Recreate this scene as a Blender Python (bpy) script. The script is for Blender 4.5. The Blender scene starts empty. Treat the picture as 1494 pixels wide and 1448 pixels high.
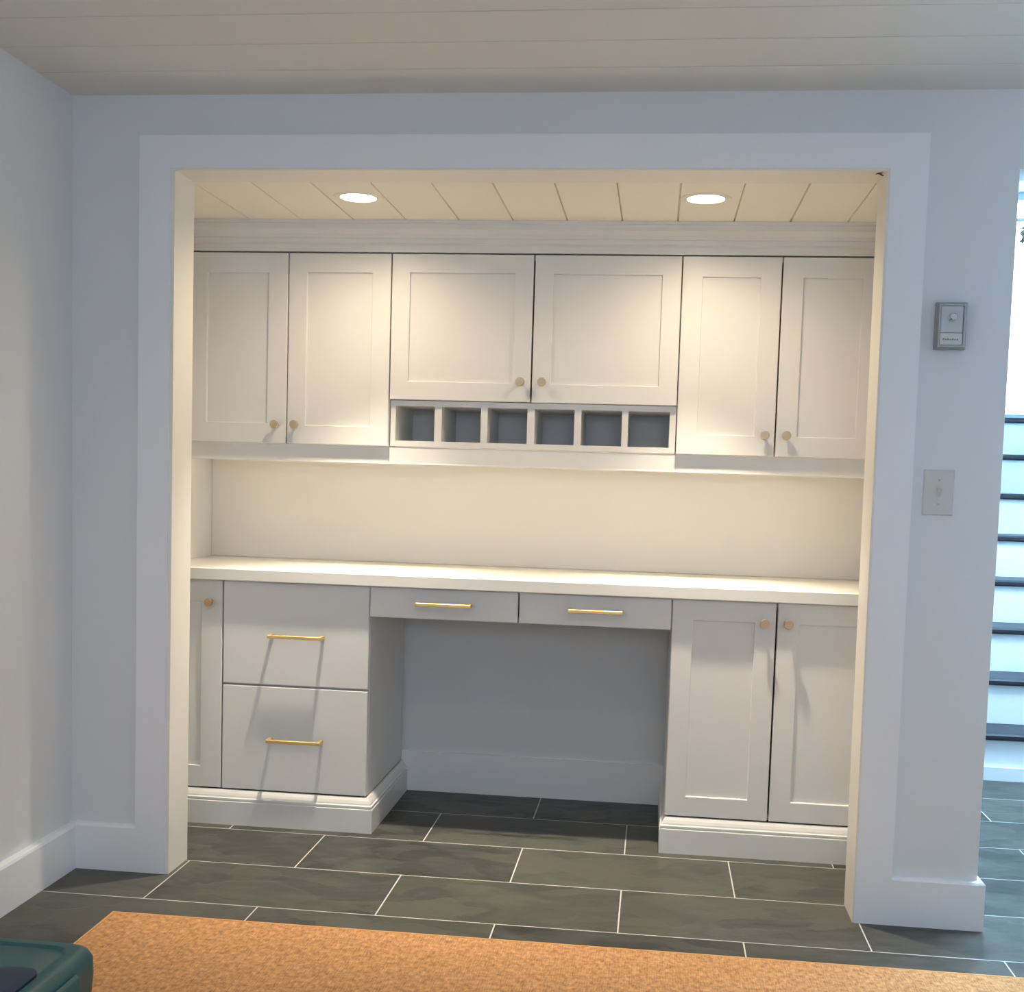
import bpy, bmesh, math, random
from mathutils import Vector, Matrix
random.seed(4)
SC = bpy.context.scene
C = SC.collection

# ------------------------------------------------------------------ materials
def new_mat(name):
    m = bpy.data.materials.new(name); m.use_nodes = True
    nt = m.node_tree; b = nt.nodes['Principled BSDF']
    return m, nt, b

def paint(name, col, rough=.45, bump=.02, scale=90, spec=.4):
    m, nt, b = new_mat(name)
    b.inputs['Base Color'].default_value = (*col, 1)
    b.inputs['Roughness'].default_value = rough
    b.inputs['Specular IOR Level'].default_value = spec
    tc = nt.nodes.new('ShaderNodeTexCoord'); n = nt.nodes.new('ShaderNodeTexNoise')
    n.inputs['Scale'].default_value = scale; n.inputs['Detail'].default_value = 4
    bp = nt.nodes.new('ShaderNodeBump'); bp.inputs['Strength'].default_value = bump; bp.inputs['Distance'].default_value = .01
    nt.links.new(tc.outputs['Object'], n.inputs['Vector']); nt.links.new(n.outputs['Fac'], bp.inputs['Height'])
    nt.links.new(bp.outputs['Normal'], b.inputs['Normal'])
    # faint unevenness of the brushed paint
    n2 = nt.nodes.new('ShaderNodeTexNoise'); n2.inputs['Scale'].default_value = 3; n2.inputs['Detail'].default_value = 3
    cr = nt.nodes.new('ShaderNodeMix'); cr.data_type = 'RGBA'
    cr.inputs[6].default_value = (*[c*.975 for c in col], 1); cr.inputs[7].default_value = (*col, 1)
    nt.links.new(tc.outputs['Object'], n2.inputs['Vector']); nt.links.new(n2.outputs['Fac'], cr.inputs[0])
    nt.links.new(cr.outputs[2], b.inputs['Base Color'])
    return m

def metal(name, col, rough=.3):
    m, nt, b = new_mat(name)
    b.inputs['Base Color'].default_value = (*col, 1); b.inputs['Metallic'].default_value = 1
    tc = nt.nodes.new('ShaderNodeTexCoord'); n = nt.nodes.new('ShaderNodeTexNoise'); n.inputs['Scale'].default_value = 60
    mr = nt.nodes.new('ShaderNodeMapRange'); mr.inputs['To Min'].default_value = rough*.85; mr.inputs['To Max'].default_value = rough*1.15
    nt.links.new(tc.outputs['Object'], n.inputs['Vector']); nt.links.new(n.outputs['Fac'], mr.inputs['Value']); nt.links.new(mr.outputs['Result'], b.inputs['Roughness'])
    return m

M_WALL = paint('wall_paint', (.74, .76, .78), .6, .03)
M_TRIM = paint('trim_paint', (.86, .87, .90), .35, .01, 40)
M_JAMB = paint('jamb_paint', (.86, .84, .78), .4, .01, 40)
M_CEIL = paint('ceiling_paint', (.76, .75, .71), .55, .02)
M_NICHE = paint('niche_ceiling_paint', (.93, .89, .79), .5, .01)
M_CAB = paint('cabinet_paint', (.78, .77, .755), .35, .008, 30)
M_CAB_SHADE = paint('cabinet_paint_shaded', (.70, .70, .70), .45, .01, 30)  # cabinet paint darkened for the shade at the back of the cubbies
M_TOP = paint('countertop_paint', (.84, .83, .80), .3, .005, 30)
M_BRASS = metal('satin_brass', (.88, .64, .30), .5)
M_KNOB = metal('brushed_brass_knob', (.60, .42, .27), .42)
M_PEWTER = metal('warm_nickel', (.60, .50, .37), .6)
M_ALU = metal('grey_aluminium', (.42, .44, .44), .6)
M_PLATE = paint('plate_plastic', (.62, .62, .60), .35, 0)
M_FRAME = paint('grey_door_frame', (.30, .35, .38), .5, 0)
M_GREY = paint('grey_panel', (.55, .58, .60), .4, 0)
M_TREAD = paint('dark_tread', (.018, .02, .03), .42, .03)
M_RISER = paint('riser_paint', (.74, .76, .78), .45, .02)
M_DARK = paint('dark_mark', (.04, .035, .03), .8, 0)
M_PRINT = paint('grey_print', (.22, .24, .26), .6, 0)

def slate():
    m, nt, b = new_mat('slate_tile'); L = nt.links; N = nt.nodes
    tc = N.new('ShaderNodeTexCoord'); mp = N.new('ShaderNodeMapping')
    mp.inputs['Location'].default_value = (.586 + .613*20, .184 + .308*21, 0)
    L.new(tc.outputs['Object'], mp.inputs['Vector'])
    br = N.new('ShaderNodeTexBrick'); br.offset = .5; br.offset_frequency = 2
    br.inputs['Scale'].default_value = 1; br.inputs['Brick Width'].default_value = .613; br.inputs['Row Height'].default_value = .308
    br.inputs['Mortar Size'].default_value = .0019; br.inputs['Mortar Smooth'].default_value = .1
    br.inputs['Color1'].default_value = (0, 0, 0, 1); br.inputs['Color2'].default_value = (1, 1, 1, 1); br.inputs['Mortar'].default_value = (.5, .5, .5, 1)
    L.new(mp.outputs['Vector'], br.inputs['Vector'])
    n1 = N.new('ShaderNodeTexNoise'); n1.inputs['Scale'].default_value = 4.5; n1.inputs['Detail'].default_value = 7; n1.inputs['Roughness'].default_value = .6; n1.inputs['Distortion'].default_value = 1.2
    mp2 = N.new('ShaderNodeMapping'); mp2.inputs['Scale'].default_value = (1, 2.2, 1)
    L.new(tc.outputs['Object'], mp2.inputs['Vector']); L.new(mp2.outputs['Vector'], n1.inputs['Vector'])
    add = N.new('ShaderNodeMath'); add.operation = 'MULTIPLY_ADD'; add.inputs[1].default_value = .42
    L.new(br.outputs['Color'], add.inputs[0]); L.new(n1.outputs['Fac'], add.inputs[2])
    cr = N.new('ShaderNodeValToRGB'); e = cr.color_ramp.elements
    e[0].position = .3; e[0].color = (.018, .020, .021, 1); e[1].position = 1.0; e[1].color = (.092, .091, .078, 1)
    vo = N.new('ShaderNodeTexVoronoi'); vo.feature = 'SMOOTH_F1'; vo.inputs['Scale'].default_value = 5; vo.inputs['Smoothness'].default_value = .25
    nz = N.new('ShaderNodeTexNoise'); nz.inputs['Scale'].default_value = 3; nz.inputs['Detail'].default_value = 6
    L.new(tc.outputs['Object'], nz.inputs['Vector'])
    mv = N.new('ShaderNodeVectorMath'); mv.operation = 'MULTIPLY_ADD'; mv.inputs[1].default_value = (.8, .8, .8)
    L.new(nz.outputs['Color'], mv.inputs[0]); L.new(mp2.outputs['Vector'], mv.inputs[2]); L.new(mv.outputs[0], vo.inputs['Vector'])
    sepc = N.new('ShaderNodeSeparateColor'); L.new(vo.outputs['Color'], sepc.inputs[0])
    add2 = N.new('ShaderNodeMath'); add2.operation = 'MULTIPLY_ADD'; add2.inputs[1].default_value = .3; L.new(sepc.outputs[0], add2.inputs[0]); L.new(add.outputs[0], add2.inputs[2])
    L.new(add2.outputs[0], cr.inputs['Fac'])
    mx = N.new('ShaderNodeMix'); mx.data_type = 'RGBA'; mx.inputs[7].default_value = (.60, .59, .56, 1)
    L.new(br.outputs['Fac'], mx.inputs[0]); L.new(cr.outputs['Color'], mx.inputs[6]); L.new(mx.outputs[2], b.inputs['Base Color'])
    n2 = N.new('ShaderNodeTexNoise'); n2.inputs['Scale'].default_value = 9; n2.inputs['Detail'].default_value = 9; n2.inputs['Roughness'].default_value = .6
    L.new(tc.outputs['Object'], n2.inputs['Vector'])
    sub = N.new('ShaderNodeMath'); sub.operation = 'SUBTRACT'; ad3 = N.new('ShaderNodeMath'); ad3.operation = 'MULTIPLY_ADD'; ad3.inputs[1].default_value = .5; L.new(sepc.outputs[0], ad3.inputs[0]); L.new(n2.outputs['Fac'], ad3.inputs[2]); L.new(ad3.outputs[0], sub.inputs[0]); L.new(br.outputs['Fac'], sub.inputs[1])
    bp = N.new('ShaderNodeBump'); bp.inputs['Strength'].default_value = .35; bp.inputs['Distance'].default_value = .006
    L.new(sub.outputs[0], bp.inputs['Height']); L.new(bp.outputs['Normal'], b.inputs['Normal'])
    b.inputs['Roughness'].default_value = .4; b.inputs['Specular IOR Level'].default_value = .2
    return m
M_SLATE = slate()

def jute():
    m, nt, b = new_mat('sisal_weave'); L = nt.links; N = nt.nodes
    tc = N.new('ShaderNodeTexCoord')
    mp = N.new('ShaderNodeMapping'); mp.inputs['Scale'].default_value = (260, 45, 1)
    L.new(tc.outputs['Object'], mp.inputs['Vector'])
    n = N.new('ShaderNodeTexNoise'); n.inputs['Scale'].default_value = 1; n.inputs['Detail'].default_value = 5; L.new(mp.outputs['Vector'], n.inputs['Vector'])
    n2 = N.new('ShaderNodeTexNoise'); n2.inputs['Scale'].default_value = 75; n2.inputs['Detail'].default_value = 6; n2.inputs['Roughness'].default_value = .6
    L.new(tc.outputs['Object'], n2.inputs['Vector'])
    w = N.new('ShaderNodeTexWave'); w.wave_type = 'BANDS'; w.bands_direction = 'X'; w.inputs['Scale'].default_value = 55; w.inputs['Distortion'].default_value = 3; w.inputs['Detail'].default_value = 2
    L.new(tc.outputs['Object'], w.inputs['Vector'])
    a = N.new('ShaderNodeMath'); a.operation = 'MULTIPLY_ADD'; a.inputs[1].default_value = .45; L.new(n.outputs['Fac'], a.inputs[0]); 
    s = N.new('ShaderNodeMath'); s.operation = 'MULTIPLY'; s.inputs[1].default_value = .75; L.new(n2.outputs['Fac'], s.inputs[0]); L.new(s.outputs[0], a.inputs[2])
    a2 = N.new('ShaderNodeMath'); a2.operation = 'MULTIPLY_ADD'; a2.inputs[1].default_value = .04; L.new(w.outputs['Fac'], a2.inputs[0]); L.new(a.outputs[0], a2.inputs[2])
    cr = N.new('ShaderNodeValToRGB'); e = cr.color_ramp.elements
    e[0].position = .36; e[0].color = (.26, .12, .048, 1); e[1].position = .86; e[1].color = (.80, .44, .21, 1)
    L.new(a2.outputs[0], cr.inputs['Fac']); L.new(cr.outputs['Color'], b.inputs['Base Color'])
    bp = N.new('ShaderNodeBump'); bp.inputs['Strength'].default_value = .6; bp.inputs['Distance'].default_value = .004
    L.new(a2.outputs[0], bp.inputs['Height']); L.new(bp.outputs['Normal'], b.inputs['Normal'])
    b.inputs['Roughness'].default_value = .95; b.inputs['Specular IOR Level'].default_value = .1
    return m
M_JUTE = jute()
M_EDGE = paint('rug_binding', (.62, .38, .18), .9, .2, 200, .1)
M_TEAL = paint('teal_plastic', (.016, .078, .080), .38, .05, 300)
M_NAVY = paint('dark_navy', (.006, .02, .05), .45, .03, 200)
M_LEAF = paint('leaf', (.018, .035, .030), .6, .1, 30)
M_BARK = paint('bark', (.12, .10, .08), .8, .3, 40)
M_OUT = paint('pale_paving', (.6, .6, .58), .8, .1, 20)

def emis(name, col, s):
    m, nt, b = new_mat(name)
    b.inputs['Base Color'].default_value = (.9, .9, .9, 1)
    b.inputs['Emission Color'].default_value = (*col, 1); b.inputs['Emission Strength'].default_value = s
    return m
M_LENS = emis('lit_lens', (1, .93, .78), 6)

def glass():
    m = bpy.data.materials.new('pane_glass'); m.use_nodes = True; nt = m.node_tree; nt.nodes.clear()
    o = nt.nodes.new('ShaderNodeOutputMaterial'); t = nt.nodes.new('ShaderNodeBsdfTransparent'); g = nt.nodes.new('ShaderNodeBsdfGlossy')
    g.inputs['Roughness'].default_value = .02; t.inputs['Color'].default_value = (.93, .97, .96, 1)
    f = nt.nodes.new('ShaderNodeFresnel'); f.inputs['IOR'].default_value = 1.45; mx = nt.nodes.new('ShaderNodeMixShader')
    nt.links.new(f.outputs[0], mx.inputs[0]); nt.links.new(t.outputs[0], mx.inputs[1]); nt.links.new(g.outputs[0], mx.inputs[2]); nt.links.new(mx.outputs[0], o.inputs[0])
    return m
M_GLASS = glass()

# ------------------------------------------------------------------ mesh helpers
def BM(): return bmesh.new()

def box(bm, x0, x1, y0, y1, z0, z1):
    vs = [bm.verts.new(p) for p in ((x0,y0,z0),(x1,y0,z0),(x1,y1,z0),(x0,y1,z0),(x0,y0,z1),(x1,y0,z1),(x1,y1,z1),(x0,y1,z1))]
    for f in ((0,3,2,1),(4,5,6,7),(0,1,5,4),(1,2,6,5),(2,3,7,6),(3,0,4,7)): bm.faces.new([vs[i] for i in f])
    return bm

def hexa(bm, pts):
    vs = [bm.verts.new(p) for p in pts]
    for f in ((0,3,2,1),(4,5,6,7),(0,1,5,4),(1,2,6,5),(2,3,7,6),(3,0,4,7)): bm.faces.new([vs[i] for i in f])
    return bm

def loft(bm, rings, cap0=True, cap1=True):
    R = [[bm.verts.new(p) for p in r] for r in rings]; n = len(R[0])
    for a, b in zip(R, R[1:]):
        for i in range(n):
            j = (i+1) % n; bm.faces.new((a[i], a[j], b[j], b[i]))
    if cap0: bm.faces.new(list(reversed(R[0])))
    if cap1: bm.faces.new(R[-1])
    return bm

def front_rect(x0, x1, z0, z1, y, i=0):
    return [(x0+i, y, z0+i), (x1-i, y, z0+i), (x1-i, y, z1-i), (x0+i, y, z1-i)]

def shaker(x0, x1, z0, z1, y, st=.056, th=.02, rec=.0075):
    bm = BM(); c = .0018
    loft(bm, [front_rect(x0,x1,z0,z1,y+th), front_rect(x0,x1,z0,z1,y+c), front_rect(x0,x1,z0,z1,y,c),
              front_rect(x0,x1,z0,z1,y,st), front_rect(x0,x1,z0,z1,y+.0012,st+.0012), front_rect(x0,x1,z0,z1,y+rec,st+.002)])
    return bm

def slab(x0, x1, z0, z1, y, th=.02):
    bm = BM(); c = .0022
    loft(bm, [front_rect(x0,x1,z0,z1,y+th), front_rect(x0,x1,z0,z1,y+c), front_rect(x0,x1,z0,z1,y,c)])
    return bm

def lathe(bm, prof, org, axis='-y', n=32):
    # prof: list of (radius, distance along axis)
    rings = []
    for r, d in prof:
        ring = []
        for k in range(n):
            a = 2*math.pi*k/n; u, v = r*math.cos(a), r*math.sin(a)
            if axis == '-y': p = (org[0]+u, org[1]-d, org[2]+v)
            elif axis == '-z': p = (org[0]+u, org[1]-v, org[2]-d)
            else: p = (org[0]+u, org[1]+v, org[2]+d)
            ring.append(p)
        rings.append(ring)
    return loft(bm, rings)

def extrude_profile(bm, prof, axis, a, b, closed=True):
    # prof in the plane normal to axis: for 'x' (y,z); for 'y' (x,z)
    mk = (lambda t, p: (t, p[0], p[1])) if axis == 'x' else (lambda t, p: (p[0], t, p[1]))
    return loft(bm, [[mk(a, p) for p in prof], [mk(b, p) for p in prof]])

def obj(name, bm, mat, parent=None, smooth=False, bevel=0):
    bmesh.ops.recalc_face_normals(bm, faces=bm.faces)
    if parent is not None:
        w = Vector((0,0,0)); p = parent
        while p is not None: w += p.location; p = p.parent
        bmesh.ops.translate(bm, verts=bm.verts, vec=-w)
    me = bpy.data.meshes.new(name); bm.to_mesh(me); bm.free()
    o = bpy.data.objects.new(name, me); C.objects.link(o); me.materials.append(mat)
    if smooth:
        for p in me.polygons: p.use_smooth = True
        me.set_sharp_from_angle(angle=math.radians(35))
    if bevel:
        md = o.modifiers.new('bevel', 'BEVEL'); md.width = bevel; md.segments = 2; md.limit_method = 'ANGLE'
    if parent is not None: o.parent = parent
    return o

def tag(o, label, cat, group=None):
    o['label'] = label; o['category'] = cat
    if group: o['group'] = group
    return o

def thing(name, loc, label, cat, group=None):
    o = bpy.data.objects.new(name, None); o.empty_display_size = .1; C.objects.link(o); o.location = loc
    return tag(o, label, cat, group)

def struct(name, bm, mat, **k):
    o = obj(name, bm, mat, **k); o['kind'] = 'structure'; return o

# ------------------------------------------------------------------ the room
YW = .018        # plaster face of the wall with the niche
YN = .134        # back of that wall, where the niche opens out
XL, XR = -.886, 2.75
ZC = 2.092       # room ceiling
ZN = 1.896       # niche ceiling
YB = -4.6        # wall behind the camera

struct('floor', box(BM(), -1.1, 2.9, YB-.1, 3.3, -.05, 0), M_SLATE)

def plank_ceiling(name, mat, seams, along, x0, x1, y0, y1, z, gw, gd, top):
    # boards running along Y (along='y') or X, with V grooves at the seams
    prof = []
    lo, hi = (x0, x1) if along == 'y' else (y0, y1)
    prof.append((lo, z))
    for s in sorted(seams):
        prof += [(s-gw/2, z), (s-gw*.2, z+gd), (s+gw*.2, z+gd), (s+gw/2, z)]
    prof += [(hi, z), (hi, top), (lo, top)]
    bm = BM()
    if along == 'y': extrude_profile(bm, prof, 'y', y0, y1)
    else: extrude_profile(bm, prof, 'x', x0, x1)
    return struct(name, bm, mat)

plank_ceiling('ceiling', M_CEIL, [-.16-.172*k for k in range(0, 25)], 'x', XL-.1, XR+.1, YB-.1, YW, ZC, .0035, .004, ZC+.1)
plank_ceiling('ceiling.001', M_NICHE, [-.6+.1658*k for k in range(0, 12)], 'y', -.857, 1.375, YN, 1.012, ZN, .0052, .009, ZN+.09)

# wall around the niche: left pier, header, right pier, header over the stair opening
def wall_front():
    bm = BM()
    box(bm, XL-.1, -.612, YW, YN, 0, ZC)
    box(bm, -.612, 1.243, YW, YN, ZN+.012, ZC)
    box(bm, 1.243, 1.543, YW, YN, 0, ZC)
    box(bm, 1.543, XR+.1, YW, YN, 1.902, ZC)
    return bm
struct('wall_front', wall_front(), M_WALL)
# left wall with a window towards the back of the room
WY0, WY1, WZ0, WZ1 = -2.75, -1.95, .8, 1.85
def wall_left():
    bm = BM()
    box(bm, XL-.1, XL, WY1, YW, 0, ZC); box(bm, XL-.1, XL, YB-.1, WY0, 0, ZC)
    box(bm, XL-.1, XL, WY0, WY1, 0, WZ0); box(bm, XL-.1, XL, WY0, WY1, WZ1, ZC)
    return bm
struct('wall_left', wall_left(), M_WALL)
BX0, BX1, BZ0, BZ1 = -.35, 1.85, 1.20, 1.95
def wall_back():
    bm = BM()
    box(bm, XL, BX0, YB-.1, YB, 0, ZC); box(bm, BX1, XR, YB-.1, YB, 0, ZC)
    box(bm, BX0, BX1, YB-.1, YB, 0, BZ0); box(bm, BX0, BX1, YB-.1, YB, BZ1, ZC)
    return bm
struct('wall_back', wall_back(), M_WALL)
# right wall, with a tall stairwell window beyond the wall of the niche
RY0, RY1, RZ0, RZ1 = 1.1, 2.7, 1.95, 2.85
def wall_right():
    bm = BM()
    box(bm, XR, XR+.1, YB-.1, RY0, 0, 3.0); box(bm, XR, XR+.1, RY1, 3.2, 0, 3.0)
    box(bm, XR, XR+.1, RY0, RY1, 0, RZ0); box(bm, XR, XR+.1, RY0, RY1, RZ1, 3.0)
    return bm
struct('wall_right', wall_right(), M_WALL)
# niche shell
struct('wall_niche_left', box(BM(), -.957, -.857, YN, 1.112, 0, ZN+.09), M_WALL)
def partition():
    bm = BM(); box(bm, 1.375, 1.543, YN, 3.1, 0, 3.0); return bm
struct('wall_niche_right', partition(), M_WALL)
struct('wall_niche_back', box(BM(), -.857, 1.375, 1.012, 1.112, 0, ZN+.09), M_WALL)
struct('wall_splashback', box(BM(), -.856, 1.374, .96, 1.011, .8105, 1.21), M_CAB)
# stairwell shell
struct('wall_stair_end', (lambda b: (box(b, 1.543, 1.66, 3.0, 3.1, 0, 3.0), box(b, 2.56, XR, 3.0, 3.1, 0, 3.0), box(b, 1.66, 2.56, 3.0, 3.1, 0, 1.478), box(b, 1.66, 2.56, 3.0, 3.1, 2.57, 3.0), b)[-1])(BM()), M_WALL)
def stair_ceiling():
    bm = BM(); x0, x1, y0, y1 = 1.375, XR+.1, YN, 3.2; a0, a1, b0, b1 = 1.75, 2.60, .35, 1.15
    box(bm, x0, a0, y0, y1, 3.0, 3.1); box(bm, a1, x1, y0, y1, 3.0, 3.1)
    box(bm, a0, a1, y0, b0, 3.0, 3.1); box(bm, a0, a1, b1, y1, 3.0, 3.1)
    return bm
struct('ceiling.002', stair_ceiling(), M_CEIL)
struct('wall_stair_header', box(BM(), 1.375, XR+.1, YN-.116, YN, ZC+.1, 3.1), M_WALL)

# jambs (slightly out of plumb, as in the photo) and casings
def jamb():
    bm = BM()
    hexa(bm, [(-.612,.003,0),(-.5985,.003,0),(-.5985,YN,0),(-.612,YN,0),(-.612,.003,ZN+.012),(-.595,.003,ZN+.012),(-.595,YN,ZN+.012),(-.612,YN,ZN+.012)])
    hexa(bm, [(1.236,.003,0),(1.243,.003,0),(1.243,YN,0),(1.236,YN,0),(1.2275,.003,ZN+.012),(1.243,.003,ZN+.012),(1.243,YN,ZN+.012),(1.2275,YN,ZN+.012)])
    hexa(bm, [(-.595,.003,ZN-.0005),(1.2275,.003,ZN-.0005),(1.2275,YN,ZN-.0005),(-.595,YN,ZN-.0005),(-.595,.003,ZN+.012),(1.2275,.003,ZN+.012),(1.2275,YN,ZN+.012),(-.595,YN,ZN+.012)])
    return bm
struct('trim_1', jamb(), M_JAMB)
def casing():
    bm = BM(); z1 = 1.984
    hexa(bm, [(-.694,0,0),(-.6075,0,0),(-.6075,YW,0),(-.694,YW,0),(-.6915,0,z1),(-.6055,0,z1),(-.6055,YW,z1),(-.6915,YW,z1)])
    hexa(bm, [(1.2405,0,0),(1.329,0,0),(1.329,YW,0),(1.2405,YW,0),(1.233,0,z1),(1.3245,0,z1),(1.3245,YW,z1),(1.233,YW,z1)])
    box(bm, -.6055, 1.2335, 0, YW, 1.900, z1)
    return bm
struct('trim_2', casing(), M_TRIM)
def baseprof(y0, y1, h):   # thickness from y1 (wall) to y0 (front) with a soft top edge
    s = 1 if y1 > y0 else -1
    return [(y1, 0), (y0, 0), (y0, h-.008), (y0+s*.003, h-.002), (y0+s*.008, h), (y1, h)]
struct('baseboard_front', extrude_profile(extrude_profile(BM(), baseprof(0, YW, .130), 'x', -.868, -.6935), baseprof(0, YW, .1265), 'x', 1.3285, 1.543), M_TRIM)
struct('baseboard_left', extrude_profile(BM(), baseprof(-.864, XL, .1265), 'y', YB, YW), M_TRIM)
# the base returns round the end of the wall towards the stairs
def base_return():
    bm = BM(); x0, x1, y0, y1, h = 1.543, 1.560, 0, 1.62, .1265
    loft(bm, [[(x0,y0,0),(x1,y0,0),(x1,y1,0),(x0,y1,0)], [(x0,y0,h-.006),(x1,y0,h-.006),(x1,y1,h-.006),(x0,y1,h-.006)], [(x0,y0+.004,h),(x1-.006,y0+.004,h),(x1-.006,y1,h),(x0,y1,h)]])
    return bm
struct('baseboard_stair', base_return(), M_TRIM)
struct('baseboard_niche', box(BM(), -.1670, .7540, 1.0, 1.0118, .0, .141), M_TRIM)
# crown moulding over the wall cabinets
crown = [(.586,1.8955),(.586,1.887),(.598,1.887),(.598,1.870),(.612,1.857),(.612,1.846),(.621,1.846),(.621,1.833),(.6365,1.829),(.6365,1.807),(.70,1.807),(.70,1.8955)]
struct('trim_3', extrude_profile(BM(), crown, 'x', -.8565, 1.3745), M_CAB, smooth=False)

# windows (behind the camera's left, and high beside the stairs)
def window(name, x0, y0, y1, z0, z1, side):
    f = BM(); w = .05; xa, xb = x0, x0+.05*side
    xa, xb = min(xa, xb), max(xa, xb)
    box(f, xa, xb, y0, y0+w, z0, z1); box(f, xa, xb, y1-w, y1, z0, z1); box(f, xa, xb, y0+w, y1-w, z0, z0+w); box(f, xa, xb, y0+w, y1-w, z1-w, z1)
    ym = (y0+y1)/2; box(f, xa+.01, xb-.01, ym-.015, ym+.015, z0+w, z1-w)
    o = struct(name, f, M_TRIM)
    g = obj('pane', box(BM(), (xa+xb)/2-.002, (xa+xb)/2+.002, y0+w, y1-w, z0+w, z1-w), M_GLASS, o)
    return o
window('window_1', XL-.06, WY0, WY1, WZ0, WZ1, 1)
window('window_2', XR+.02, RY0, RY1, RZ0, RZ1, 1)
def window_back():
    f = BM(); w = .05; ya, yb = YB-.08, YB-.03
    box(f, BX0, BX0+w, ya, yb, BZ0, BZ1); box(f, BX1-w, BX1, ya, yb, BZ0, BZ1)
    box(f, BX0+w, BX1-w, ya, yb, BZ0, BZ0+w); box(f, BX0+w, BX1-w, ya, yb, BZ1-w, BZ1)
    xm = (BX0+BX1)/2; box(f, xm-.02, xm+.02, ya+.005, yb-.005, BZ0+w, BZ1-w)
    o = struct('window_3', f, M_TRIM)
    obj('pane', box(BM(), BX0+w, BX1-w, ya+.02, ya+.024, BZ0+w, BZ1-w), M_GLASS, o)
window_back()
# rooflight over the foot of the stairs
SX0, SX1, SY0, SY1 = 1.75, 2.60, .35, 1.15
f = BM(); w = .04
box(f, SX0, SX0+w, SY0, SY1, 3.01, 3.06); box(f, SX1-w, SX1, SY0, SY1, 3.01, 3.06)
box(f, SX0+w, SX1-w, SY0, SY0+w, 3.01, 3.06); box(f, SX0+w, SX1-w, SY1-w, SY1, 3.01, 3.06)
o = struct('window_4', f, M_TRIM)
obj('pane', box(BM(), SX0+w, SX1-w, SY0+w, SY1-w, 3.03, 3.034), M_GLASS, o)
# glazed door at the head of the stairs
def door_top():
    f = BM(); y0, y1 = 3.03, 3.075
    box(f, 1.665, 1.72, y0, y1, 1.482, 2.567); box(f, 2.50, 2.555, y0, y1, 1.482, 2.567)
    box(f, 1.72, 2.50, y0, y1, 2.538, 2.567); box(f, 1.72, 2.50, y0, y1, 1.482, 1.50)
    box(f, 1.72, 2.50, y0+.008, y1-.008, 2.437, 2.449)
    o = struct('door_1', f, M_FRAME)
    obj('pane', box(BM(), 1.72, 2.50, 3.05, 3.054, 1.50, 2.537), M_GLASS, o)
door_top()

# ------------------------------------------------------------------ stairs
st = thing('staircase', (2.1, 1.65, 0), 'steep staircase with dark treads and white risers beyond the wall end', 'staircase')
RUN, RISE, Y0 = .19, .185, 1.65
for n in range(1, 9):
    y = Y0+(n-1)*RUN; z = n*RISE
    obj('riser', box(BM(), 1.563, XR-.002, y, y+.018, z-RISE+(0.0 if n == 1 else .001), z-.0265), M_RISER, st)
    b = BM(); yb = y+RUN+.017 if n < 8 else 2.999; t = .026
    pr = [(y-.02+.004, z-t), (y-.02, z-t+.006), (y-.02, z-.008), (y-.014, z-.001), (y-.008, z), (yb, z), (yb, z-t)]
    extrude_profile(b, pr, 'x', 1.5635, XR-.0025)
    obj('tread', b, M_TREAD, st)
obj('riser_strip', box(BM(), 1.564, XR-.002, Y0-.014, Y0-.0002, 0, .052), M_RISER, st)  # low strip along the foot of the first riser

# ------------------------------------------------------------------ cabinets
def carcass(x0, x1, y0, y1, z0, z1, t=.016, mid=None):
    bm = BM()
    box(bm, x0, x0+t, y0, y1, z0, z1); box(bm, x1-t, x1, y0, y1, z0, z1)
    box(bm, x0+t, x1-t, y0, y1, z0, z0+t); box(bm, x0+t, x1-t, y0, y1, z1-t, z1); box(bm, x0+t, x1-t, y1-.008, y1, z0+t, z1-t)
    if mid: 
        for zz in mid: box(bm, x0+t, x1-t, y0, y0+.06, zz-t/2, zz+t/2)
    return bm

YU, YUB = .638, .959          # door face / back of wall cabinets
ZUT, ZUB = 1.8045, 1.203
def knob(parent, x, z, y, mat, r=.0135):
    b = BM()
    lathe(b, [(.0075, 0), (.0075, .002), (.0045, .005), (.0045, .016), (r*.8, .020), (r, .0225), (r, .0265), (r*.9, .0285)], (x, y+.0003, z), '-y')
    return obj('knob', b, mat, parent, smooth=True)

def cab_door(parent, x0, x1, z0, z1, y, kx, kz, mat, st_=.056):
    d = obj('door', shaker(x0, x1, z0, z1, y, st=st_), M_CAB, parent)
    knob(d, kx, kz, y, mat)
    return d

def rail(parent, x0, x1):
    b = BM()
    loft(b, [[(x0,.661,1.152),(x1,.661,1.152),(x1,.661,1.2015),(x0,.661,1.2015)][::1], [(x0,.678,1.152),(x1,.678,1.152),(x1,.678,1.2015),(x0,.678,1.2015)]])
    b2 = b
    # small rounded lip along the bottom
    extrude_profile(b2, [(.661,1.1519),(.6595,1.1505),(.659,1.1475),(.661,1.1455),(.678,1.1455),(.678,1.1519)], 'x', x0, x1)
    return obj('light_rail', b2, M_CAB, parent)

u = thing('wall_cabinet', (-.5, .80, ZUB), 'white double-door wall cabinet at the left end of the upper row', 'cabinet')
obj('body', carcass(-.856, -.1565, YU+.021, YUB, ZUB, ZUT), M_CAB, u)
obj('filler', box(BM(), -.8565, -.8195, YU+.001, YU+.0205, ZUB, ZUT), M_CAB, u)
cab_door(u, -.817, -.4895, ZUB, ZUT-.002, YU, -.521, 1.262, M_PEWTER, .062)
cab_door(u, -.486, -.1575, ZUB, ZUT-.002, YU, -.457, 1.263, M_PEWTER, .058)
rail(u, -.856, -.1575)

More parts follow.
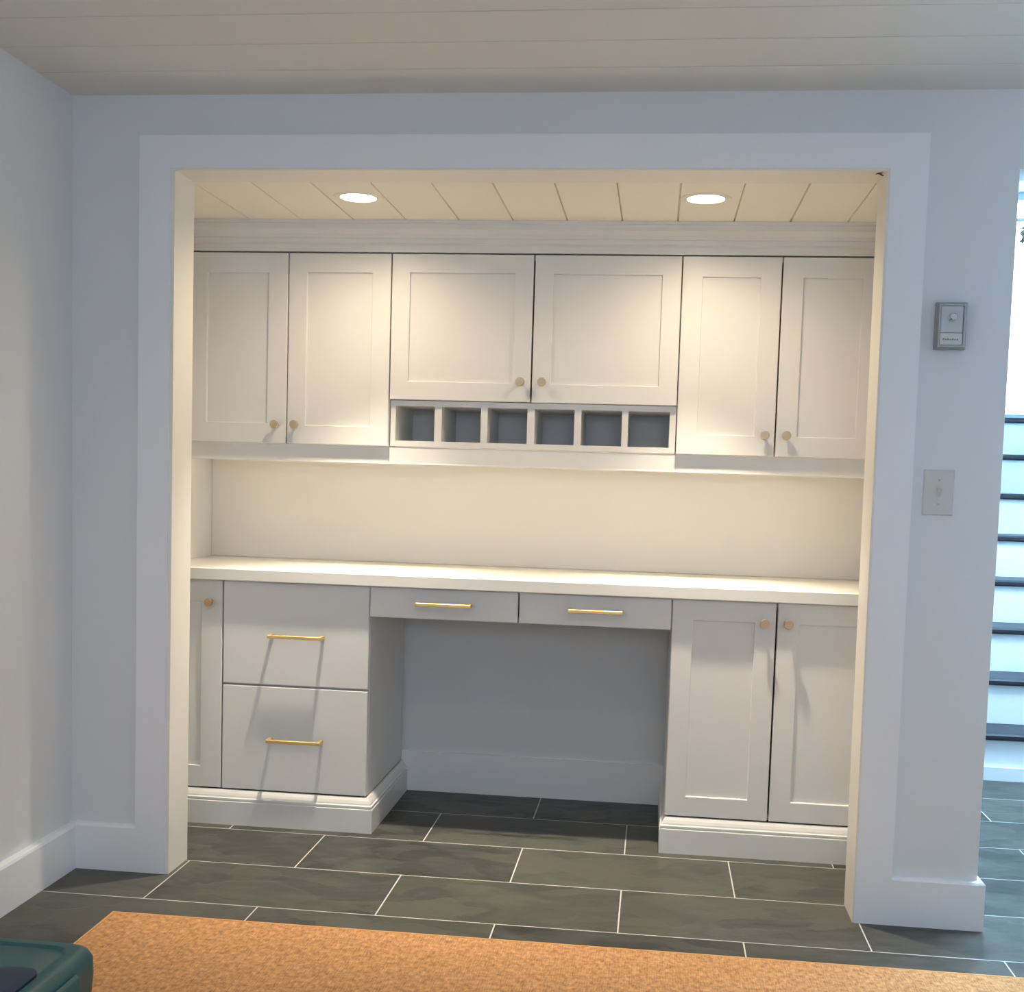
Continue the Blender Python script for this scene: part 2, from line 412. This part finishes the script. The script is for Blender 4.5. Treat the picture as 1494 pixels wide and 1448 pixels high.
u = thing('wall_cabinet', (.296, .80, 1.35), 'shorter white double-door wall cabinet above the row of six open cubbies', 'cabinet')
obj('body', carcass(-.1545, .7455, YU+.021, YUB, 1.351, ZUT), M_CAB, u)
cab_door(u, -.1535, .2915, 1.351, ZUT-.002, YU, .261, 1.412, M_PEWTER, .056)
cab_door(u, .2965, .7445, 1.3505, ZUT-.002, YU, .3285, 1.413, M_PEWTER, .056)

u = thing('wall_cabinet', (1.06, .80, ZUB), 'white double-door wall cabinet at the right end of the upper row', 'cabinet')
obj('body', carcass(.7475, 1.374, YU+.021, YUB, ZUB, ZUT), M_CAB, u)
obj('filler', box(BM(), 1.3475, 1.3745, YU+.001, YU+.0205, ZUB, ZUT), M_CAB, u)
cab_door(u, .7485, 1.0445, ZUB, ZUT-.002, YU, 1.014, 1.266, M_PEWTER, .06)
cab_door(u, 1.049, 1.3455, ZUB, ZUT-.002, YU, 1.078, 1.267, M_PEWTER, .06)
rail(u, .749, 1.374)

# six open cubbies
u = thing('cubby_shelf', (.296, .80, 1.2), 'white open shelf divided into six square cubbies below the middle wall cabinet', 'shelf')
cols = [(-.137,-.012),(.011,.136),(.157,.283),(.306,.431),(.452,.579),(.598,.726)]
b = BM(); ya, yb = .6575, .925
box(b, -.1535, -.137, ya, yb, 1.205, 1.349); box(b, .726, .745, ya, yb, 1.205, 1.349)
box(b, -.137, .726, ya, yb, 1.332, 1.349); box(b, -.137, .726, ya, yb, 1.205, 1.222)
obj('frame', b, M_CAB, u)
for (a0, a1), (c0, c1) in zip(cols, cols[1:]):
    obj('divider', box(BM(), a1, c0, ya, yb-.0005, 1.2221, 1.3319), M_CAB, u)
obj('back_panel', box(BM(), -.1535, .745, yb+.0002, yb+.012, 1.205, 1.349), M_CAB_SHADE, u)
rail(u, -.1565, .748)

# worktop
b = BM(); c = .003
pr = [(.466+c,.7712),(.466,.7712+c),(.466,.8095-c),(.466+c,.8095),(.9595,.8095),(.9595,.7712)]
extrude_profile(b, pr, 'x', -.856, 1.374)
tag(obj('countertop', b, M_TOP), 'long white countertop running the full width of the niche', 'countertop')

YL, YLB = .488, .998
ZLT, ZLB = .7685, .1125
def bar_handle(parent, x0, x1, z, y):
    b = BM(); s = .0052; yo = y-.034
    ang = []
    # bar with chamfered edges
    def sec(x, i): return [(x, yo-s+i, z-s), (x, yo+s-i, z-s), (x, yo+s, z-s+i), (x, yo+s, z+s-i), (x, yo+s-i, z+s), (x, yo-s+i, z+s), (x, yo-s, z+s-i), (x, yo-s, z-s+i)]
    loft(b, [sec(x0, .0012), sec(x1, .0012)])
    for xx in (x0+.0045, x1-.0045):
        box(b, xx-.005, xx+.005, yo+s-.001, y+.0002, z-.005, z+.005)
    return obj('handle', b, M_BRASS, parent)

u = thing('base_cabinet', (-.75, .74, 0), 'narrow white single-door base cabinet left of the two deep drawers', 'cabinet')
obj('body', carcass(-.856, -.6345, YL+.021, YLB, ZLB-.002, ZLT+.001), M_CAB, u)
cab_door(u, -.853, -.6365, ZLB, ZLT, YL, -.673, .702, M_KNOB, .066)

u = thing('drawer_cabinet', (-.4, .74, 0), 'white base cabinet with two deep drawers left of the knee space', 'cabinet')
obj('body', carcass(-.633, -.1675, YL+.021, YLB, ZLB-.002, ZLT+.001, mid=[.446]), M_CAB, u)
for z0, z1, hz in ((.4485, ZLT, .6045), (ZLB, .4425, .2775)):
    d = obj('drawer', slab(-.632, -.1685, z0, z1, YL), M_CAB, u)
    bar_handle(d, -.4785, -.3075, hz, YL)

u = thing('desk_drawer_unit', (.293, .74, .675), 'shallow white two-drawer desk apron under the countertop over the knee space', 'drawer unit')
obj('body', carcass(-.1675, .7545, YL+.021, 1.0125, .6775, .7712, t=.012), M_CAB, u)
for x0, x1, h0, h1 in ((-.1665, .2905, -.0185, .150), (.295, .7515, .446, .6065)):
    d = obj('drawer', slab(x0, x1, .6755, ZLT, YL), M_CAB, u)
    bar_handle(d, h0, h1, .7235, YL)

u = thing('base_cabinet', (1.06, .74, 0), 'white double-door base cabinet with recessed panels right of the knee space', 'cabinet')
obj('body', carcass(.7545, 1.374, YL+.021, YLB, ZLB-.002, ZLT+.001), M_CAB, u)
cab_door(u, .7555, 1.059, ZLB, ZLT, YL, 1.024, .7085, M_KNOB, .0595)
cab_door(u, 1.0645, 1.371, ZLB, ZLT, YL, 1.0935, .7095, M_KNOB, .0595)

# moulded plinths
def plinth(paths):
    # sweep the base profile round a polyline of (x,y), offset outwards
    prof = [(0,0),(0,.0735),(.0045,.0755),(.002,.079),(.002,.084),(.0065,.0865),(.0075,.091),(.0115,.099),(.018,.108)]
    bm = BM(); rings = []
    n = len(paths)
    for i, (p, nrm) in enumerate(paths):
        ring = [(p[0]-nrm[0]*d, p[1]-nrm[1]*d, z) for d, z in prof]
        ring += [(p[0]-nrm[0]*.024, p[1]-nrm[1]*.024, .108), (p[0]-nrm[0]*.024, p[1]-nrm[1]*.024, 0)]
        rings.append(ring)
    return loft(bm, rings)
struct('trim_4', plinth([((-.856,.4715),(0,-1)), ((-.1435,.4715),(1,-1)), ((-.1435,.9995),(1,0))]), M_CAB)
struct('trim_5', plinth([((.741,.9995),(-1,0)), ((.741,.4715),(-1,-1)), ((1.374,.4715),(0,-1))]), M_CAB)

# ------------------------------------------------------------------ lights in the ceilings
def downlight(x, y, zc, label, group, on=6):
    t = thing('recessed_downlight', (x, y, zc), label, 'light', group)
    b = BM(); lathe(b, [(.050, .0), (.074, .0), (.074, .002), (.070, .0045), (.054, .005), (.0515, .002)], (x, y, zc-.0003), '-z', 40)
    b = BM()
    n = 48; R = []
    for r, d in [(.0515, .0003), (.070, .0003), (.0695, .0015), (.065, .003), (.055, .003), (.0515, .002)]:
        R.append([(x+r*math.cos(2*math.pi*k/n), y+r*math.sin(2*math.pi*k/n), zc-d) for k in range(n)])
    R.append(R[0]); loft(b, R, False, False); bmesh.ops.remove_doubles(b, verts=b.verts, dist=1e-6)
    obj('trim_ring', b, M_NICHE, t, smooth=True)
    b = BM(); lathe(b, [(.0513, .0003), (.0513, .0015), (.045, .0028), (.02, .0038)], (x, y, zc), '-z', 40)
    obj('lens', b, M_LENS, t, smooth=True)
    return t
downlight(-.179, .302, ZN, 'lit round recessed downlight in the niche ceiling, left one', 'niche downlights')
downlight(.798, .304, ZN, 'lit round recessed downlight in the niche ceiling, right one', 'niche downlights')

def spot(name, loc, power, col, size=2.6, blend=.6, r=.04, rot=(0,0,0)):
    l = bpy.data.lights.new(name, 'SPOT'); l.energy = power; l.color = col; l.spot_size = size; l.spot_blend = blend; l.shadow_soft_size = r
    o = bpy.data.objects.new(name, l); C.objects.link(o); o.location = loc; o.rotation_euler = rot; return o
def area(name, loc, power, col, sx, sy, rot):
    l = bpy.data.lights.new(name, 'AREA'); l.energy = power; l.color = col; l.shape = 'RECTANGLE'; l.size = sx; l.size_y = sy
    o = bpy.data.objects.new(name, l); C.objects.link(o); o.location = loc; o.rotation_euler = rot; return o
WARM = (1, .81, .58)
for x in (-.179, .798):
    spot('niche_lamp', (x, .302, ZN-.012), 108, (1, .88, .69), math.radians(68), 1, .022)       # focused beam
    spot('niche_lamp_spill', (x, .302, ZN-.012), 17, (1, .78, .50), math.radians(164), .9, .035)   # wide spill of the lens
for x, y in ((-.2, -1.5), (.75, -1.5)):
    spot('room_lamp', (x, y, ZC-.012), 14, (1, .80, .55), 2.6, .8, .04)
downlight(-.2, -1.5, ZC, 'round recessed downlight in the room ceiling over the rug', 'room downlights')
downlight(.75, -1.5, ZC, 'round recessed downlight in the room ceiling near the stairs side', 'room downlights')
area('under_cabinet_strip', (.26, .73, 1.196), 1.2, (1, .76, .42), 2.1, .02, (0, 0, 0))
SKY = (.52, .71, 1)
# sky portals in the room's windows (they only guide the sky's light in)
for nm, loc, sx, sy, rot in (('window_portal', (XL-.11, (WY0+WY1)/2, (WZ0+WZ1)/2), WZ1-WZ0, WY1-WY0, (0, math.radians(-90), 0)),
                             ('back_window_portal', ((BX0+BX1)/2, YB-.11, (BZ0+BZ1)/2), BX1-BX0, BZ1-BZ0, (math.radians(90), 0, 0)),
                             ('stair_door_portal', (2.11, 3.11, 2.02), .86, 1.06, (math.radians(-90), 0, 0))):
    area(nm, loc, 0, SKY, sx, sy, rot).data.cycles.is_portal = True
area('window_daylight', (XL-.105, (WY0+WY1)/2, (WZ0+WZ1)/2), 62, SKY, WZ1-WZ0, WY1-WY0, (0, math.radians(-90), 0))
area('stair_window_daylight', (XR+.11, (RY0+RY1)/2, (RZ0+RZ1)/2), 230, (.38, .73, 1), RZ1-RZ0, RY1-RY0, (0, math.radians(90), 0))
area('rooflight_daylight', ((SX0+SX1)/2, (SY0+SY1)/2, 3.11), 190, (.50, .74, 1), SX1-SX0, SY1-SY0, (0, 0, 0))

w = bpy.data.worlds.new('sky'); SC.world = w; w.use_nodes = True
bg = w.node_tree.nodes['Background']; bg.inputs['Color'].default_value = (.70, .78, .97, 1); bg.inputs['Strength'].default_value = 8.0

# ------------------------------------------------------------------ wall devices
t = thing('thermostat', (1.397, YW, 1.52), 'grey framed wall thermostat with a round dial, above the light switch', 'thermostat')
x0, x1, z0, z1 = 1.361, 1.434, 1.463, 1.577; yf = YW-.026
b = BM()
def ringrect(i, y): return [(x0+i, y, z0+i), (x1-i, y, z0+i), (x1-i, y, z1-i), (x0+i, y, z1-i)]
loft(b, [ringrect(0, YW+.001), ringrect(0, YW-.018), ringrect(.005, yf), ringrect(.009, yf), ringrect(.0095, yf+.004)])
obj('housing', b, M_ALU, t)
obj('faceplate', box(BM(), x0+.010, x1-.010, yf+.0015, yf+.0039, z0+.040, z1-.010), M_GREY, t, bevel=.001)
obj('name_plate', box(BM(), x0+.010, x1-.010, yf+.0005, yf+.0039, z0+.010, z0+.038), M_PLATE, t, bevel=.001)
b = BM(); lathe(b, [(.0105, 0), (.0105, .003), (.009, .005), (.009, .010), (.007, .0125)], (1.399, yf+.0015, z0+.077), '-y', 28)
d = obj('dial', b, metal('chrome', (.75, .77, .8), .18), t, smooth=True)
b = BM()
for k in range(7):
    xx = x0+.0165+k*.0055; hh = (.005, .0035, .0045, .003, .0045, .0035, .004)[k]
    box(b, xx, xx+.004, yf+.0002, yf+.0006, z0+.021, z0+.021+hh)
obj('lettering', b, M_PRINT, t)

t = thing('light_switch', (1.392, YW, 1.11), 'almond single toggle light switch plate below the thermostat', 'light switch')
b = BM(); x0, x1, z0, z1 = 1.3555, 1.430, 1.053, 1.167
loft(b, [ringrect(0, YW), ringrect(0, YW-.003), ringrect(.003, YW-.0058)])
obj('plate', b, M_PLATE, t)
b = BM(); xc, zc = 1.393, 1.111
hexa(b, [(xc-.0052, YW-.0125, zc+.002),(xc+.0052, YW-.0125, zc+.002),(xc+.0052, YW-.0057, zc-.011),(xc-.0052, YW-.0057, zc-.011),(xc-.0045, YW-.019, zc+.007),(xc+.0045, YW-.019, zc+.007),(xc+.0052, YW-.0057, zc+.012),(xc-.0052, YW-.0057, zc+.012)])
obj('toggle', b, M_PLATE, t, bevel=.0008)
for dz in (-.030, .030):
    b = BM(); lathe(b, [(.0028, 0), (.0028, .0008), (.002, .0013)], (xc, YW-.0057, zc+dz), '-y', 16)
    obj('screw', b, M_PEWTER, t, smooth=True)

# little dark nick under the header at the right corner
b = BM()
for p in ([(1.208,.030),(1.216,.022),(1.220,.026),(1.214,.036)], [(1.214,.030),(1.226,.050),(1.222,.052),(1.212,.036)], [(1.204,.034),(1.214,.030),(1.213,.035),(1.205,.037)]):
    loft(b, [[(x, y, ZN-.0006) for x, y in p], [(x, y, ZN-.0022) for x, y in p]])
tag(obj('paint_nick', b, M_DARK), 'tiny dark nick under the header at its right corner', 'mark')

# ------------------------------------------------------------------ rug and storage bin
t = thing('rug', (1.0, -1.4, 0), 'flat woven orange-brown sisal rug on the slate floor', 'rug')
b = BM()
c = [(-.612,-.302),(1.78,-.292),(1.78,-2.7),(-.585,-2.7)]
def rr(ins, z):
    return [(c[0][0]+ins, c[0][1]-ins, z), (c[1][0]-ins, c[1][1]-ins, z), (c[2][0]-ins, c[2][1]+ins, z), (c[3][0]+ins, c[3][1]+ins, z)]
loft(b, [rr(.008, .0005), rr(.008, .0088), rr(.012, .0098)][::1])
obj('weave', b, M_JUTE, t)
b = BM(); R = [rr(0, .0006), rr(-.001, .005), rr(.002, .0092), rr(.0078, .0096), rr(.0078, .0006)]; loft(b, R+[R[0]], False, False); bmesh.ops.remove_doubles(b, verts=b.verts, dist=1e-6)
obj('binding', b, M_EDGE, t)

def rrect(x0, x1, y0, y1, z, r, n=6):
    P = []
    for cx, cy, a0 in ((x1-r, y1-r, 0), (x0+r, y1-r, 90), (x0+r, y0+r, 180), (x1-r, y0+r, 270)):
        for k in range(n+1):
            a = math.radians(a0+90*k/n); P.append((cx+r*math.cos(a), cy+r*math.sin(a), z))
    return P
bx0, bx1, by0, by1, bz = -.80, -.160, -1.80, -1.283, .352
t = thing('storage_bin', ((bx0+bx1)/2, (by0+by1)/2, .0102), 'teal plastic storage bin with a grooved lid, cut off at the bottom left', 'storage bin')
b = BM()
def R_(i, z, r=.034): return rrect(bx0+i, bx1-i, by0+i, by1-i, z, r)
loft(b, [R_(.055, .0102), R_(.05, .014), R_(.014, .262), R_(.014, .2695), R_(.02, .2696)])
obj('body', b, M_TEAL, t, smooth=True)
b = BM()
loft(b, [R_(.022, .2700), R_(.003, .2700), R_(0, .309, .035), R_(.001, .335), R_(.006, .346), R_(.016, .352), R_(.030, .3525), R_(.034, .3485), R_(.039, .3485), R_(.043, .3515), R_(.2, .3535)])
obj('lid', b, M_TEAL, t, smooth=True)
b = BM()
yl0, yl1 = -1.47, -1.37
pr = [(bx1+.001, .306), (bx1+.004, .290), (bx1+.012, .262), (bx1+.018, .262), (bx1+.014, .296), (bx1+.008, .331), (bx1+.002, .336), (bx1+.001, .309)]
extrude_profile(b, pr, 'y', yl0, yl1)
obj('latch', b, M_TEAL, t, bevel=.002)
b = BM(); loft(b, [rrect(-.262, -.192, -1.53, -1.405, .3490, .025), rrect(-.262, -.192, -1.53, -1.405, .3555, .025), rrect(-.252, -.202, -1.52, -1.415, .3575, .02)])
obj('lid_patch', b, M_NAVY, t, smooth=True)  # dark navy rounded patch set on the lid
t.scale.z = 1.012

# ------------------------------------------------------------------ outside the stair door
tag(obj('paved_terrace', box(BM(), -6, 10, 3.12, 16, 1.35, 1.46), M_OUT), 'pale paved ground outside the glazed door', 'ground')['kind'] = 'structure'
t = thing('garden_tree', (4.75, 8, 1.46), 'dark leafy branch of a tree seen through the glass above the stairs', 'tree')
b = BM()
def limb(pts, rad):
    loft(b, [[(p[0]+r*math.cos(2*math.pi*k/10), p[1]+r*math.sin(2*math.pi*k/10), p[2]) for k in range(10)] for p, r in zip(pts, rad)])
limb([(4.75, 8, 1.46), (4.73, 8, 2.2), (4.77, 8.02, 2.9), (4.73, 8, 3.6), (4.75, 8, 4.2)], [.09, .08, .07, .05, .03])
bm_l = [(4.75, 8, 2.95), (4.5, 8, 3.2), (4.2, 8, 3.34), (3.9, 8, 3.38)]
loft(b, [[(p[0], p[1]+r*math.cos(2*math.pi*k/8), p[2]+r*math.sin(2*math.pi*k/8)) for k in range(8)] for p, r in zip(bm_l, (.04, .03, .02, .01))])
obj('trunk', b, M_BARK, t, smooth=True)
b = BM()
for cxyz, R0, n in (((4.9, 8, 4.0), .7, 500), ((4.55, 8, 3.7), .4, 240), ((5.2, 8.1, 3.6), .5, 260), ((4.25, 8, 3.37), .2, 160), ((3.97, 8, 3.36), .13, 150), ((3.9, 8, 3.40), .09, 90)):
    for k in range(n):
        d = Vector((random.gauss(0,1), random.gauss(0,1), random.gauss(0,1))).normalized()*R0*random.uniform(.3, 1)**.6
        p = Vector(cxyz)+d; s = random.uniform(.03, .055)
        m = Matrix.Rotation(random.uniform(0, 6.28), 3, Vector((random.random(), random.random(), random.random())).normalized())
        q = [m @ Vector(v)*s+p for v in ((-1,0,0),(0,-.45,.1),(1,0,0),(0,.45,.1))]
        vs = [b.verts.new(v) for v in q]; b.faces.new(vs)
o = obj('foliage', b, M_LEAF, t); o['kind'] = 'stuff'

# ------------------------------------------------------------------ camera
p = {'cx': 0.693, 'cy': -3.0256, 'cz': 1.1153, 'yaw': 6.4496, 'pitch': -4.2753, 'roll': 1.7261, 'f': 1713.9203, 'px': 12.859, 'py': 101.735}
y_, pi_, r_ = [math.radians(p[k]) for k in ('yaw', 'pitch', 'roll')]
f = Vector((-math.sin(y_)*math.cos(pi_), math.cos(y_)*math.cos(pi_), math.sin(pi_)))
r0 = Vector((math.cos(y_), math.sin(y_), 0)); u0 = r0.cross(f)
rt = r0*math.cos(r_)+u0*math.sin(r_); up = -r0*math.sin(r_)+u0*math.cos(r_)
cam = bpy.data.cameras.new('camera'); co = bpy.data.objects.new('camera', cam); C.objects.link(co)
co.matrix_world = Matrix(((rt.x, up.x, -f.x, p['cx']), (rt.y, up.y, -f.y, p['cy']), (rt.z, up.z, -f.z, p['cz']), (0, 0, 0, 1)))
cam.sensor_fit = 'HORIZONTAL'; cam.sensor_width = 36; cam.lens = p['f']*36/1494
cam.shift_x = -p['px']/1494; cam.shift_y = p['py']/1494; cam.clip_start = .05
SC.camera = co

SC.view_settings.view_transform = 'Standard'; SC.view_settings.look = 'None'
SC.view_settings.exposure = .2; SC.view_settings.gamma = 1; SC.view_settings.use_curve_mapping = False
SC.cycles.max_bounces = 10; SC.cycles.diffuse_bounces = 6; SC.cycles.transparent_max_bounces = 8
SC.cycles.caustics_reflective = False; SC.cycles.caustics_refractive = False
SC.cycles.use_denoising = True
